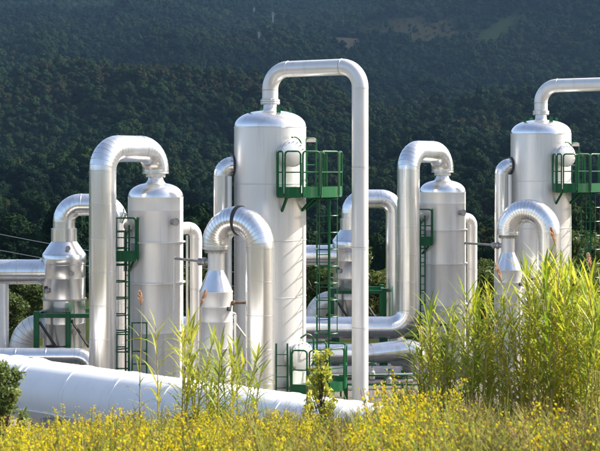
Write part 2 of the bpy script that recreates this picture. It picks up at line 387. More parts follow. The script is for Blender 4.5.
def manhole(B, ctr, az, z, Rv, r=.33, proj=.2, m=None):
    """bolted manhole on a vessel; az from the camera-facing side towards the right"""
    d = Vector((math.sin(az), -math.cos(az), 0)); p = Vector((ctr[0], ctr[1], z)) + d * (Rv - .12)
    mb = MB(); mb.lathe(p, d, [(0, r * .8), (.12 + proj, r * .8)], 24); k = B.part('manhole', mb, m or M['tower'])
    q = p + d * (.12 + proj); mb = MB()
    mb.lathe(q, d, [(0, r * .8), (0, r), (.05, r), (.05, r * .93), (.065, r * .93), (.065, r), (.12, r), (.125, r * .97)], 28, cap1=True); B.part('cover', mb, m or M['tower'], k)
    u = Vector((0, 0, 1)); v = d.cross(u)
    for i in range(16):
        a = 2 * math.pi * i / 16; c = q + (u * math.cos(a) + v * math.sin(a)) * r * .9
        mb = MB(); mb.tube([c - d * .02, c + d * .138], .016, 6); B.part('bolt', mb, M['steel'], k)
    mb = MB(); mb.lathe(p + d * .09, d, [(0, r * 1.2), (.05, r * 1.2), (.06, r * 1.16), (.06, r * .8)], 28); 
    return k, q, d

def shell(B, c, Rv, zs, m, bead=.010, n=56, name='shell_ring'):
    for a, b in zip(zs[:-1], zs[1:]):
        mb = MB(); mb.lathe((c[0], c[1], a), (0, 0, 1), [(0, Rv), (b - a - .03, Rv), (b - a - .018, Rv + bead), (b - a - .004, Rv + bead), (b - a, Rv - .001)], n); B.part(name, mb, m)

def dome(B, c, Rv, z, h, m, n=56, neck=0.18, name='domed_head'):
    pr = [(0, Rv)]
    for k in range(1, 15):                       # torispherical head: tight knuckle, flat crown
        t = math.pi / 2 * k / 14; x = Rv * (math.cos(t) ** .78); 
        pr.append((h * math.sin(t), max(x, neck)))
    mb = MB(); mb.lathe((c[0], c[1], z), (0, 0, 1), pr, n, cap1=True); B.part(name, mb, m, angle=60)

def unit():
    # ---- tall separator tower
    A = (-.83, 40.0)
    B = uthing('separator_tower', (A[0], A[1], 0), 'tall silver tower with green railed platform, left of the tall white down pipe',
               'tall silver tower with green platform at the right edge of the plant', 'tower', 'tall separator towers')
    shell(B, A, 1.0, [.5, 1.4, 2.95, 4.5, 6.06, 7.61], M['tower'])
    mb = MB(); mb.lathe((A[0], A[1], .02), (0, 0, 1), [(0, 1.12), (.06, 1.12), (.06, 1.02), (.48, 1.02)], 56); B.part('skirt', mb, M['tower'])
    dome(B, A, 1.0, 7.61, .46, M['clad'], neck=.17)
    mb = MB(); mb.lathe((A[0], A[1], 8.0), (0, 0, 1), [(0, .30), (.04, .23), (.10, .19), (.28, .18)], 32); B.part('nozzle', mb, M['tower'])
    for k in range(4):
        t = k * math.pi / 2 + .4; p = Vector((A[0] + .62 * math.cos(t), A[1] + .62 * math.sin(t), 8.06)); mb = MB()
        mb.box(p, (.03, .12, .2), t); B.part('lifting_lug', mb, M['green'], smooth=False)
    flange(B, (A[0], A[1], 8.26), (0, 0, 1), .27, .10, bolts=14, m=M['tower'])
    az = R(29); k, q, d = manhole(B, A, az, 6.86, 1.0, .36, .22)
    dv = [Vector((A[0] + .86, A[1] - .9, 6.0)), Vector((A[0] + .86, A[1] - .9, 7.1))]
    for i in range(1, 6):
        t = math.pi / 2 * i / 5; dv.append(Vector((A[0] + .86 - .2 * (1 - math.cos(t)), A[1] - .9 - .1 * (1 - math.cos(t)), 7.1 + .22 * math.sin(t))))
    dv.append(q + Vector((0, 0, .44)) + d * .05); mb = MB(); mb.tube(dv, .024, 8); B.part('davit_arm', mb, M['green'])
    k, q2, d2 = manhole(B, A, R(42), 1.36, 1.0, .40, .22)
    dv = [Vector((A[0] + 1.2, A[1] - .72, .5)), Vector((A[0] + 1.2, A[1] - .72, 1.75))]
    for i in range(1, 6):
        t = math.pi / 2 * i / 5; dv.append(Vector((A[0] + 1.2 - .2 * (1 - math.cos(t)), A[1] - .72 - .1 * (1 - math.cos(t)), 1.75 + .2 * math.sin(t))))
    dv.append(q2 + Vector((0, 0, .5)) + d2 * .05); mb = MB(); mb.tube(dv, .026, 8); B.part('davit_arm', mb, M['green'])
    def rel(l): return [(A[0] + x, A[1] + y) for x, y in l]
    up = rel([(.22, -.99), (.22, -1.62), (.40, -1.75), (.88, -1.66), (1.38, -1.32), (1.90, -.72), (2.0, .25), (1.55, .62), (.98, .35), (.97, -.2), (.7, -.72)])
    dk = platform(B, up, 5.80, 1.12, [0, 1, 2, 3, 4, 5, 6, 7])
    for a_ in (R(20), R(62), R(85)):
        dd = Vector((math.sin(a_), -math.cos(a_), 0)); o_ = Vector((A[0], A[1], 0))
        p0, p1, p2 = o_ + dd * .99 + Vector((0, 0, 5.72)), o_ + dd * 1.68 + Vector((0, 0, 5.72)), o_ + dd * .99 + Vector((0, 0, 5.3))
        mb = MB(); mb.bar(p0, p1, .08); mb.bar(p2, p1 - dd * .25, .06); B.part('bracket', mb, M['green'], dk, smooth=False)
    mb = MB(); g0 = Vector((A[0] + .98, A[1] - .15, 0)); g1 = Vector((A[0] + 1.28, A[1] + .05, 0))
    rail_panel(B, g0, g1, 5.75, 7.3, dk)
    mb = MB(); gc = (g0 + g1) / 2; mb.box((gc.x, gc.y - .03, 7.24), (.3, .01, .10), .4); B.part('name_plate', mb, M['plate'], dk, smooth=False)
    ladder(B, (A[0] + 1.46, A[1] - .22), (.30, -.95), .58, 5.7, hz0=1.95, hr=.31)
    lo = rel([(.58, -.82), (.58, -1.5), (1.05, -1.6), (1.6, -1.35), (2.05, -.95), (2.12, -.1), (1.6, .3), (.98, .25), (.97, -.2), (.8, -.6)])
    dk = platform(B, lo, .55, 1.05, [0, 1, 2, 3, 4, 5, 6], toe=.16)
    for p in (lo[1], lo[3], lo[4], lo[5]):
        mb = MB(); mb.bar((p[0], p[1], .02), (p[0], p[1], .5), .07); B.part('post', mb, M['green'], dk, smooth=False)
    ladder(B, (A[0] + .34, A[1] - 1.25), (0, -1), .05, 1.75, wd=.3, hoops=False, parent=None)

    # ---- overhead pipe from the tower top, down to the ground on the right
    B = uthing('overhead_pipe', (1.61, 38.6, 0), 'tall slender white pipe arching from the left tower top down to ground',
               'slender pale pipe leaving the right-hand tower top towards the right edge', 'pipe', 'overhead pipes from the towers')
    pipe(B, [(A[0], A[1], 8.37), (A[0], A[1], 9.2), (1.61, 38.6, 9.2), (1.61, 38.6, .05)], .222, .56, M['pipepaint'], sheet=2.1, gores=1, n=28, e=.006, pname='pipe_length', gname='pipe_bend')
    # ---- squat grey column
    C = (-4.06, 40.5)
    B = uthing('absorber_column', (C[0], C[1], 0), 'grey clad column with domed top beside the large left-hand pipe loop',
               'grey clad column with domed top, right of the tall white down pipe', 'column', 'clad columns')
    shell(B, C, .775, [.35, 1.92, 3.29, 4.42, 5.3, 5.66], M['dullclad'], bead=.004, name='cladding_ring', n=48)
    for z in (1.92, 3.29, 4.42):
        mb = MB(); mb.lathe((C[0], C[1], z - .03), (0, 0, 1), [(0, .77), (0, .838), (.03, .838), (.03, .77)], 48); B.part('stiffener_ring', mb, M['dullclad'])
    mb = MB(); mb.lathe((C[0], C[1], .02), (0, 0, 1), [(0, .8), (.08, .8), (.08, .72), (.36, .72)], 48); B.part('skirt', mb, M['tower'])
    for k in range(5):
        a_ = R(-70 + 36 * k); d = Vector((math.sin(a_), -math.cos(a_), 0)); mb = MB(); p = Vector((C[0], C[1], 0)) + d * .777
        for z0, z1 in ((.4, 1.88), (1.95, 3.25), (3.31, 4.38)):
            q = Vector((C[0], C[1], 0)) + Vector((math.sin(a_ + z0), -math.cos(a_ + z0), 0)) * .776
            mb.bar((q.x, q.y, z0), (q.x, q.y, z1), .008)
        B.part('seam', mb, M['dullclad'], smooth=False)
    dome(B, C, .775, 5.66, .40, M['clad'], n=48, neck=.22)
    mb = MB(); mb.lathe((C[0], C[1], 5.98), (0, 0, 1), [(0, .34), (.06, .29), (.14, .225), (.26, .20)], 32); B.part('neck', mb, M['clad'])
    flange(B, (C[0], C[1], 6.23), (0, 0, 1), .28, .09, bolts=12, m=M['tower'])
    d = Vector((math.sin(R(42)), -math.cos(R(42)), 0)); mb = MB()
    mb.lathe(Vector((C[0], C[1], 4.98)) + d * .7, d, [(0, .085), (.22, .085), (.22, .11), (.26, .11)], 16, cap1=True); B.part('instrument_nozzle', mb, M['steel'])
    pl = [(C[0] - 1.06, C[1] - .95), (C[0] - .42, C[1] - .95), (C[0] - .42, C[1] - .62), (C[0] - .70, C[1] - .3), (C[0] - 1.06, C[1] - .3)]
    dk = platform(B, pl, 4.02, 1.08, [0, 1, 4], toe=.2)
    mb = MB(); mb.bar((C[0] - .95, C[1] - .62, 3.94), (C[0] - .6, C[1] - .45, 3.94), .07); mb.bar((C[0] - .72, C[1] - .36, 3.6), (C[0] - .5, C[1] - .85, 3.94), .05); B.part('bracket', mb, M['green'], dk, smooth=False)
    ladder(B, (C[0] - .72, C[1] - .62), (-.9, -.43), .3, 4.9, wd=.3, hz0=1.5, hoop=.46, hr=.26)
    g = Vector((C[0] - .80, C[1] - .42, 0)); mb = MB()
    mb.tube([g + Vector((0, 0, 3.6)), g + Vector((0, 0, 4.7))], .05, 12); mb.tube([g + Vector((0, 0, 4.55)), g + Vector((.15, -.02, 4.75)), g + Vector((.22, 0, 5.0))], .03, 8)
    mb.tube([g + Vector((-.05, 0, 5.15)), g + Vector((-.05, 0, 5.35))], .02, 8); lv = B.part('level_gauge', mb, M['steel'])
    mb = MB(); mb.lathe(g + Vector((.1, -.12, 4.86)), (0, -1, 0), [(0, .02), (0, .13), (.09, .13), (.1, .11)], 20, cap1=True); B.part('gauge_head', mb, M['steel'], lv)
    mb = MB(); mb.lathe(g + Vector((-.12, -.05, 4.95)), (.3, 0, 1), [(0, .05), (.25, .10), (.3, .10)], 16, cap0=True, cap1=True); B.part('valve_bonnet', mb, M['clad'], lv)
    # ---- big insulated pipe loop on top of the column
    for ox, oy, lab in ((0, 0, 'large silver insulated pipe looping over the left grey column top'), (TX, TY, 'large silver insulated pipe looping over the right grey column top')):
        B = Build(thing('insulated_pipe_loop', (ox - 5.33, oy + 38.9, 0), lab, 'pipe', 'large pipe loops over the columns'))
        end = [(ox - 5.33, oy + 38.9, .05)] if not ox else [(ox - 5.33, oy + 38.9, 1.26), (ox - 14.2, oy + 38.9, 1.26)]
        pipe(B, [(ox + C[0], oy + C[1], 6.32), (ox + C[0], oy + C[1], 7.0), (ox - 5.33, oy + 38.9, 7.0)] + end, .368, .60, M['clad'], sheet=.95, gores=9)
        mb = MB(); mb.lathe((ox + C[0], oy + C[1], 6.31), (0, 0, 1), [(0, .2), (0, .375), (.02, .375)], 32); B.part('end_collar', mb, M['clad'])
    # ---- small J pipe off the column
    B = uthing('column_side_pipe', (-2.98, 41.2, 0), 'thin white pipe bending down beside the left grey column',
               'thin white pipe bending down beside the right grey column', 'pipe', 'thin side pipes on the columns')
    pipe(B, [(C[0] + .6, 40.85, 4.76), (-2.98, 41.2, 4.76), (-2.98, 41.2, .05)], .175, .27, M['pipepaint'], sheet=1.5, gores=3, n=24, e=.005)
    mb = MB(); mb.tube([(-3.22, 41.1, .05), (-3.22, 41.1, 4.55)], .035, 8); B.part('tracer_tube', mb, M['pipepaint'])
    # ---- bottle-shaped vessel with cone
    D = (-2.217, 38.0)
    B = uthing('bottle_vessel', (D[0], D[1], 0), 'bottle-shaped silver vessel with cone shoulder under the left U-bend pipe',
               'bottle-shaped silver vessel with cone shoulder behind the tall right-hand reeds', 'vessel', 'bottle-shaped vessels')
    shell(B, D, .44, [.3, 1.0, 1.75, 2.45, 2.84, 3.23], M['dullclad'], bead=.007, n=40, name='cladding_ring')
    mb = MB(); mb.lathe((D[0], D[1], 3.23), (0, 0, 1), [(0, .442), (.5, .235), (.55, .218)], 40); B.part('cone_shoulder', mb, M['clad'])
    mb = MB(); mb.lathe((D[0], D[1], 3.78), (0, 0, 1), [(0, .216), (.5, .216)], 32); B.part('neck', mb, M['dullclad'])
    flange(B, (D[0], D[1], 4.25), (0, 0, 1), .30, .085, bolts=14)
    mb = MB(); mb.lathe((D[0], D[1], .02), (0, 0, 1), [(0, .5), (.05, .5), (.05, .42), (.3, .42)], 40); B.part('skirt', mb, M['tower'])
    mb = MB(); mb.lathe((D[0] - .18, D[1] + .05, 3.99), (-1, .35, 0), [(0, .07), (.10, .07), (.10, .12), (.18, .12), (.18, .07), (.24, .1), (.30, .1), (.34, .04)], 16, cap1=True); B.part('side_valve', mb, M['steel'])
    for z, l in ((2.92, .5), (1.35, .4)):
        mb = MB(); mb.tube([(D[0] + .4, D[1] - .1, z), (D[0] + .4 + l, D[1] - .22, z + .02)], .035, 8); mb.lathe((D[0] + .44, D[1] - .12, z), (1, -.24, .04), [(0, .07), (.06, .07)], 12, cap0=True, cap1=True); B.part('drain_nozzle', mb, M['rust'])
    mb = MB(); mb.lathe((D[0] + .34, D[1] - .27, 2.78), (.75, -.65, 0), [(0, .08), (.05, .08), (.055, .06)], 4, cap1=True); B.part('nameplate', mb, M['dark'])
    mb = MB(); mb.tube([(D[0] + .4, D[1] + .1, 2.5), (D[0] + .98, D[1] + .2, 1.7)], .03, 8); B.part('brace', mb, M['steel'])
    mb = MB(); mb.tube([(D[0] + .50, D[1] + .12, .05), (D[0] + .50, D[1] + .12, 2.6)], .045, 10); mb.tube([(D[0] + .50, D[1] + .12, 2.6), (D[0] + .38, D[1] + .08, 2.65)], .045, 10); B.part('downcomer_tube', mb, M['clad'])
    # ---- U-bend over the bottle vessel
    E = (-1.036, 37.3); dx, dy = E[0] - D[0], E[1] - D[1]; br = math.hypot(dx, dy) / 2
    B = uthing('u_bend_pipe', (E[0], E[1], 0), 'shiny silver U-bend pipe with dark open joint in front of left tower',
               'shiny silver U-bend pipe in front of the right-hand tower', 'pipe', 'U-bend pipes')
    zt = 4.42 + br
    pipe(B, [(D[0], D[1], 4.335), (D[0], D[1], zt), (E[0], E[1], zt), (E[0], E[1], .05)], .372, br - .002, M['clad'], sheet=.93, gores=12, n=36, cap=True)
    c = Vector(((D[0] + E[0]) / 2, (D[1] + E[1]) / 2, 4.42)); u = Vector((dx, dy, 0)).normalized(); a_ = R(86); dd = u * math.cos(a_) + Vector((0, 0, math.sin(a_))); tg = Vector((0, 0, math.cos(a_))) - u * math.sin(a_)
    nr = dd.cross(tg); mb = MB(); pts = []
    vs = []; n = 40
    for off, rr in ((-.055, .37), (-.055, .392), (.055, .392), (.055, .37)):
        for j in range(n):
            th = 2 * math.pi * j / n; spread = .4 + .6 * (.5 + .5 * math.cos(th))
            vs.append(c + dd * br + (dd * math.cos(th) + nr * math.sin(th)) * rr + tg * off * spread)
    mb.add(vs, [(q * n + j, q * n + (j + 1) % n, (q + 1) * n + (j + 1) % n, (q + 1) * n + j) for q in range(3) for j in range(n)]); B.part('joint_band', mb, M['dark'])
    # ---- thin drain line from bottle neck to column
    B = uthing('drain_line', (-3.52, 39.62, 0), 'thin steel drain line from left bottle vessel neck to the grey column',
               'thin steel drain line sticking out left of the right bottle vessel neck', 'pipe', 'thin drain lines')
    pts = [(-2.5, 38.14, 3.99), (-3.42, 39.5, 3.99)]
    mb = MB(); mb.tube(pts, .035, 8); B.part('tube', mb, M['steel']); mb = MB(); mb.tube([(-3.42, 39.5, 4.02), (-3.45, 39.56, 3.9), (-3.45, 39.56, .05)], .035, 8); B.part('tube', mb, M['pipepaint'])
    mb = MB(); mb.lathe((-2.62, 38.32, 3.99), (-.56, .83, 0), [(0, .06), (.12, .06)], 12, cap0=True, cap1=True); B.part('union', mb, M['steel'])
    # ---- tower side pipe
    B = uthing('tower_side_pipe', (-2.16, 39.85, 0), 'pale pipe bending from the left side of the left tower behind the U-bend',
               'pale pipe bending from the left side of the right-hand tower', 'pipe', 'tower side pipes')
    pipe(B, [(-1.60, 39.95, 6.55), (-2.16, 39.85, 6.55), (-2.16, 39.85, .05)], .235, .30, M['clad'], sheet=1.2, gores=4, n=28)
    mb = MB(); mb.lathe((-1.86, 39.9, 6.55), (1, .17, 0), [(-.01, .24), (-.01, .29), (.05, .29), (.05, .2), (.09, .2), (.09, .29), (.14, .29), (.14, .2)], 24); fl = B.part('flange', mb, M['dark'])
    for i in range(12):
        t = math.pi / 6 * i; p = Vector((-1.88, 39.9, 6.55)) + Vector((0, math.cos(t), math.sin(t))) * .265; mb = MB(); mb.tube([p - Vector((.03, 0, 0)), p + Vector((.19, .03, 0))], .014, 6); B.part('bolt', mb, M['steel'], fl)
    mb = MB(); mb.tube([(-1.93, 39.55, 6.25), (-1.93, 39.55, .05)], .06, 10); B.part('tracer_tube', mb, M['pipepaint'])
    # ---- conical-top vessel on green legs
    V = (-7.06, 43.1)
    B = uthing('knockout_vessel', (V[0], V[1], 0), 'short silver vessel with conical top on green legs at far left',
               'short silver vessel with conical top behind the tall white down pipe', 'vessel', 'conical-top vessels')
    shell(B, V, .63, [1.15, 1.85, 2.55, 3.2, 3.6], M['clad'], bead=.008, n=44, name='cladding_ring')
    mb = MB(); mb.lathe((V[0], V[1], 3.6), (0, 0, 1), [(0, .635), (.02, .65), (.28, .65), (.30, .635)], 44); B.part('shoulder_band', mb, M['clad'])
    mb = MB(); mb.lathe((V[0], V[1], 3.9), (0, 0, 1), [(0, .645), (.38, .375)], 44); B.part('cone_top', mb, M['clad'])
    mb = MB(); mb.lathe((V[0], V[1], 4.28), (0, 0, 1), [(0, .37), (0, .385), (.38, .385), (.38, .33)], 36); B.part('collar', mb, M['clad'])
    mb = MB(); mb.lathe((V[0], V[1], 2.53), (0, 0, 1), [(0, .63), (0, .665), (.05, .665), (.05, .63)], 44); B.part('band', mb, M['steel'])
    mb = MB(); mb.lathe((V[0], V[1], .75), (0, 0, 1), [(0, .15), (.15, .45), (.4, .63)], 44, cap0=True); B.part('dished_bottom', mb, M['clad'])
    for a_, z in ((-38, 2.83), (28, 3.35), (35, 1.6), (20, 4.1)):
        d = Vector((math.sin(R(a_)), -math.cos(R(a_)), 0)); mb = MB()
        mb.lathe(Vector((V[0], V[1], z)) + d * (.5 if z > 4 else .6), d, [(0, .05), (.08, .05), (.08, .075), (.11, .075)], 12, cap1=True); B.part('nozzle_stub', mb, M['steel'])
    d = Vector((math.sin(R(-48)), -math.cos(R(-48)), 0)); mb = MB(); p = Vector((V[0], V[1], 2.86)) + d * .64; mb.box(p, (.14, .02, .2), R(-48)); B.part('nameplate', mb, M['dark'], smooth=False)
    B = uthing('support_frame', (-6.85, 43.1, 0), 'green steel leg frame carrying the far-left conical-top vessel',
               'green steel leg frame around the vessel behind the tall white down pipe', 'steel frame', 'green support frames')
    for y in (42.3, 43.9):
        for x in (-7.74, -6.80, -5.92):
            mb = MB(); mb.box((x, y, 1.14), (.15, .15, 2.24)); B.part('post', mb, M['green'], smooth=False)
        for xa, xb in ((-7.66, -6.88), (-6.72, -6.0)):
            mb = MB(); mb.box(((xa + xb) / 2, y, 2.13), (xb - xa, .10, .12)); B.part('beam', mb, M['green'], smooth=False)
    for x in (-7.74, -6.80, -5.92):
        mb = MB(); mb.box((x, 43.1, 2.13), (.10, 1.44, .12)); B.part('beam', mb, M['green'], smooth=False)
    for a, b in (((-7.66, 42.32, 1.95), (-7.1, 42.32, 1.1)), ((-6.72, 42.32, 2.0), (-6.2, 42.32, 1.2)), ((-7.5, 42.5, 1.2), (-6.9, 42.5, 1.2))):
        mb = MB(); mb.bar(a, b, .06); B.part('brace', mb, M['dark'], smooth=False)
    # ---- pipes of that vessel
    B = uthing('vessel_top_pipe', (-5.49, 43.1, 0), 'silver pipe arching from the far-left vessel top behind the big loop pipe',
               'silver pipe arching from the middle vessel top down beside the right loop pipe', 'pipe', 'vessel top pipes')
    pipe(B, [(V[0], V[1], 4.66), (V[0], V[1], 5.37), (-5.49, V[1], 5.37), (-5.49, V[1], .05)], .33, .5, M['clad'], sheet=1.1, gores=6, n=30)
    B = uthing('vessel_inlet_pipe', (-8.9, 43.1, 0), 'thick silver horizontal pipe entering the far-left vessel from the left edge',
               'thick silver horizontal pipe between the left tower and the middle vessel', 'pipe', 'vessel inlet pipes')
    pipe(B, [(-7.62, 43.1, 3.36), (-8.75, 43.1, 3.36), (-10.3, 43.1, 3.36)], .372, .05, M['clad'], sheet=.8, gores=1, n=32) if False else \
        pipe(B, [(-7.5, 43.1, 3.36), (-10.3, 43.1, 3.36)], .372, .05, M['clad'], sheet=.9, n=32)
    mb = MB(); mb.lathe((-7.78, 43.1, 3.36), (1, 0, 0), [(0, .37), (0, .40), (.08, .40), (.08, .37)], 32); B.part('collar', mb, M['clad'])
    mb = MB(); mb.tube([(-8.86, 43.1, .05), (-8.86, 43.1, 3.1)], .145, 20); B.part('riser', mb, M['pipepaint'])
    B = uthing('vessel_outlet_elbow', (-8.3, 43.1, 0), 'fat silver elbow pipe curving to the ground left of the green frame',
               'fat silver elbow pipe curving down behind the tower ladder', 'pipe', 'vessel outlet elbows')
    pipe(B, [(-7.55, 43.1, 1.75), (-8.32, 43.1, 1.75), (-8.32, 43.1, .05)], .36, .62, M['dullclad'], sheet=.8, gores=7, n=30)
unit()
# the far copies
KIDS = {}
for o in bpy.data.objects:
    if o.parent: KIDS.setdefault(o.parent.name, []).append(o)
for t, l2 in UNIT:
    c = copy_tree(t, None, Vector((TX, TY, 0))); c['label'] = l2
    for ch in [o for o in COL.objects if o.parent is c and o.name.startswith('joint_band')]: bpy.data.objects.remove(ch)

# ------------------------------------------------------------------ single pieces of the plant
def single(name, loc, label, cat): return Build(thing(name, loc, label, cat))
# white pipeline in front
u = Vector((6.5, -5.4, 0)).normalized(); P0 = Vector((-7.1, 34.0, 1.36))
B = single('white_pipeline', (-3.8, 31.3, 0), 'huge white pipeline lying low across the front left behind the weeds', 'pipeline')
pipe(B, [P0 - u * 4.6, P0 + u * 16.5], .70, .5, M['white'], sheet=1.55, n=48, e=.016, lap=.09)
nr = Vector((u.y, -u.x, 0))
for s_ in (.55, 1.25):
    mb = MB(); mb.lathe(P0 + u * s_, u, [(0, .69), (0, .745), (.10, .745), (.10, .69)], 48); B.part('joint_collar', mb, M['white'])
mb = MB()
a_ = P0 - u * 2 + nr * (.715 * math.cos(R(28))) - Vector((0, 0, .715 * math.sin(R(28)))); b2 = a_ + u * 17; mb.bar(a_, b2, .03); B.part('seam_strip', mb, M['white'], smooth=False)
for i, s_ in enumerate(np.arange(.0, 15.5, 2.6)):
    p = P0 + u * float(s_); mb = MB(); g = G(p.x, p.y); h = .95 - g
    if h > .1:
        mb.box((p.x, p.y, g + h / 2 - .02), (.45, 1.5, h), math.atan2(u.y, u.x)); B.part('saddle', mb, M['concrete'], smooth=False)
# low pipes between the two units
B = single('low_process_pipe', (3.7, 45, 0), 'fat silver low pipe turning down to ground under the loop elbow', 'pipe')
pipe(B, [(-1.2, 45.0, .62), (2.2, 45.0, .66), (3.72, 45.3, .80), (3.72, 45.3, .05)], .315, .33, M['clad'], sheet=.9, gores=5, n=28)
B = single('low_header_pipe', (-7.2, 41.0, 0), 'silver low pipe just above the left end of the white pipeline', 'pipe')
pipe(B, [(-11.5, 40.9, 1.12), (-5.95, 40.9, 1.12), (-5.95, 40.9, .05)], .24, .42, M['clad'], sheet=.9, gores=6, n=28)
B = single('stub_pipe', (2.6, 44.0, 0), 'short dull pipe with dark open flange lying below the silver low pipe', 'pipe')
pipe(B, [(.3, 43.6, .27), (3.1, 43.6, .27)], .20, .3, M['steel'], sheet=1.4, n=24)
mb = MB(); mb.lathe((3.1, 43.6, .27), (1, 0, 0), [(0, .2), (0, .27), (.07, .27), (.07, .17)], 24); B.part('flange', mb, M['dark'])
for i, (x, y, h) in enumerate(((1.15, 46.95, .94), (2.72, 46.95, .94))):
    B = single('pipe_support', (x, y, 0), ('green post holding the silver low pipes beside the tall down pipe', 'green post holding the silver low pipes below the loop elbow')[i], 'support')
    B.t['group'] = 'green pipe supports'
    mb = MB(); mb.box((x, y, h / 2), (.26, .26, h - .04)); B.part('post', mb, M['green'], smooth=False)
    mb = MB(); mb.box((x, y, .03), (.5, .5, .05)); B.part('base_plate', mb, M['steel'], smooth=False)
B = single('low_guard_rail', (2.2, 40.6, 0), 'low green guard rail at the foot of the tall white down pipe', 'railing')
for k in range(5):
    x = 1.15 + .62 * k; mb = MB(); mb.bar((x, 40.6, .02), (x, 40.6, .62), .05); B.part('post', mb, M['green'], smooth=False)
for z in (.36, .62):
    mb = MB(); mb.tube([(1.1, 40.6, z), (3.7, 40.6, z)], .025, 8); B.part('rail', mb, M['green'])
B = single('low_access_stair', (-4.6, 39.2, 0), 'small green railed step frame at the foot of the left grey column', 'railing')
for x, y, z in ((-5.0, 39.3, 1.95), (-4.68, 39.3, 1.95), (-4.6, 39.45, 2.25), (-4.2, 39.45, 2.25)):
    mb = MB(); mb.bar((x, y, .02), (x, y, z), .04); B.part('post', mb, M['green'], smooth=False)
for xa, xb, y, zs in ((-5.0, -4.68, 39.3, (1.0, 1.45, 1.93)), (-4.6, -4.2, 39.45, (.4, .75, 1.1, 1.45, 1.8, 2.23))):
    for z in zs: mb = MB(); mb.tube([(xa, y, z), (xb, y, z)], .018, 6); B.part('rung', mb, M['green'])
mb = MB(); mb.box((-4.7, 39.4, .55), (.8, .35, .3)); B.part('step', mb, M['green'], smooth=False)
B = single('valve_pipe_run', (.75, 41.9, 0), 'run of thin pipes with hand wheels low behind the lower tower platform', 'pipes')
for z, r_ in ((.22, .06), (.42, .045)):
    mb = MB(); mb.tube([(.25, 41.9, z), (1.3, 41.9, z), (3.3, 42.2, z)], r_, 12); B.part('pipe', mb, M['steel'])
for x, z in ((.55, .42), (2.1, .42), (2.6, .22)):
    mb = MB(); mb.lathe((x, 41.9 + .12 * max(0, x - 1.3), z), (0, 0, 1), [(-.1, .09), (.1, .09), (.14, .05), (.2, .05)], 12, cap0=True, cap1=True); vb = B.part('valve', mb, M['steel'])
    mb = MB(); yy = 41.9 + .12 * max(0, x - 1.3); mb.tube([(x + .13 * math.cos(t), yy + .13 * math.sin(t), z + .36) for t in np.arange(0, 6.2, .5)], .013, 6, closed=True); mb.tube([(x, yy, z + .2), (x, yy, z + .37)], .012, 6); mb.tube([(x - .13, yy, z + .36), (x + .13, yy, z + .36)], .009, 5); B.part('hand_wheel', mb, M['green'], vb)
for x in (.4, 1.7, 3.0):
    mb = MB(); mb.bar((x, 42.12 + .1 * (x > 1.3), .02), (x, 42.12 + .1 * (x > 1.3), .55), .07); B.part('stand', mb, M['green'], smooth=False)
B = single('ground_manifold', (4.3, 46.6, 0), 'dark green valve manifold between loop elbow and right grey column', 'valve')
for x, z in ((4.0, .7), (4.35, .9), (4.65, .75)):
    mb = MB(); mb.tube([(x, 46.6, .02), (x, 46.6, z)], .06, 10); mb.lathe((x, 46.6, z), (0, 0, 1), [(0, .05), (.1, .1), (.2, .1), (.25, .04)], 12, cap1=True); B.part('valve_body', mb, M['green'])
    mb = MB(); mb.tube([(x + .14 * math.cos(t), 46.6 + .14 * math.sin(t), z + .4) for t in np.arange(0, 6.2, .5)], .014, 6, closed=True); mb.tube([(x, 46.6, z + .2), (x, 46.6, z + .42)], .014, 6); mb.tube([(x - .14, 46.6, z + .4), (x + .14, 46.6, z + .4)], .01, 6); B.part('hand_wheel', mb, M['steel'])
mb = MB(); mb.tube([(3.8, 46.6, .4), (4.9, 46.6, .4)], .09, 12); B.part('header', mb, M['green'])
mb = MB(); mb.box((4.3, 46.9, 1.35), (1.1, .05, .08)); mb.bar((3.85, 46.9, .02), (3.85, 46.9, 1.35), .06); mb.bar((4.8, 46.9, .02), (4.8, 46.9, 1.35), .06); B.part('bracket_frame', mb, M['green'], smooth=False)

# ------------------------------------------------------------------ overhead cables at far left
for i, (ya, yb, lab) in enumerate(((228, 262, 'upper thin grey cable hanging across the gap at far left'), (245, 276, 'lower thin grey cable hanging across the gap at far left'))):
    d = 66; a, b = W(-120, ya - 20, d), W(250, yb + 12, d); pts = []
    for k in range(25):
        t = k / 24; p = a.lerp(b, t); p.z -= .5 * 4 * t * (1 - t) * .5; pts.append(p)
    mb = MB(); mb.tube(pts, .014, 5); tag(link('overhead_cable', mb.mesh('overhead_cable', M['cable'])), lab, 'cable', 'overhead cables')

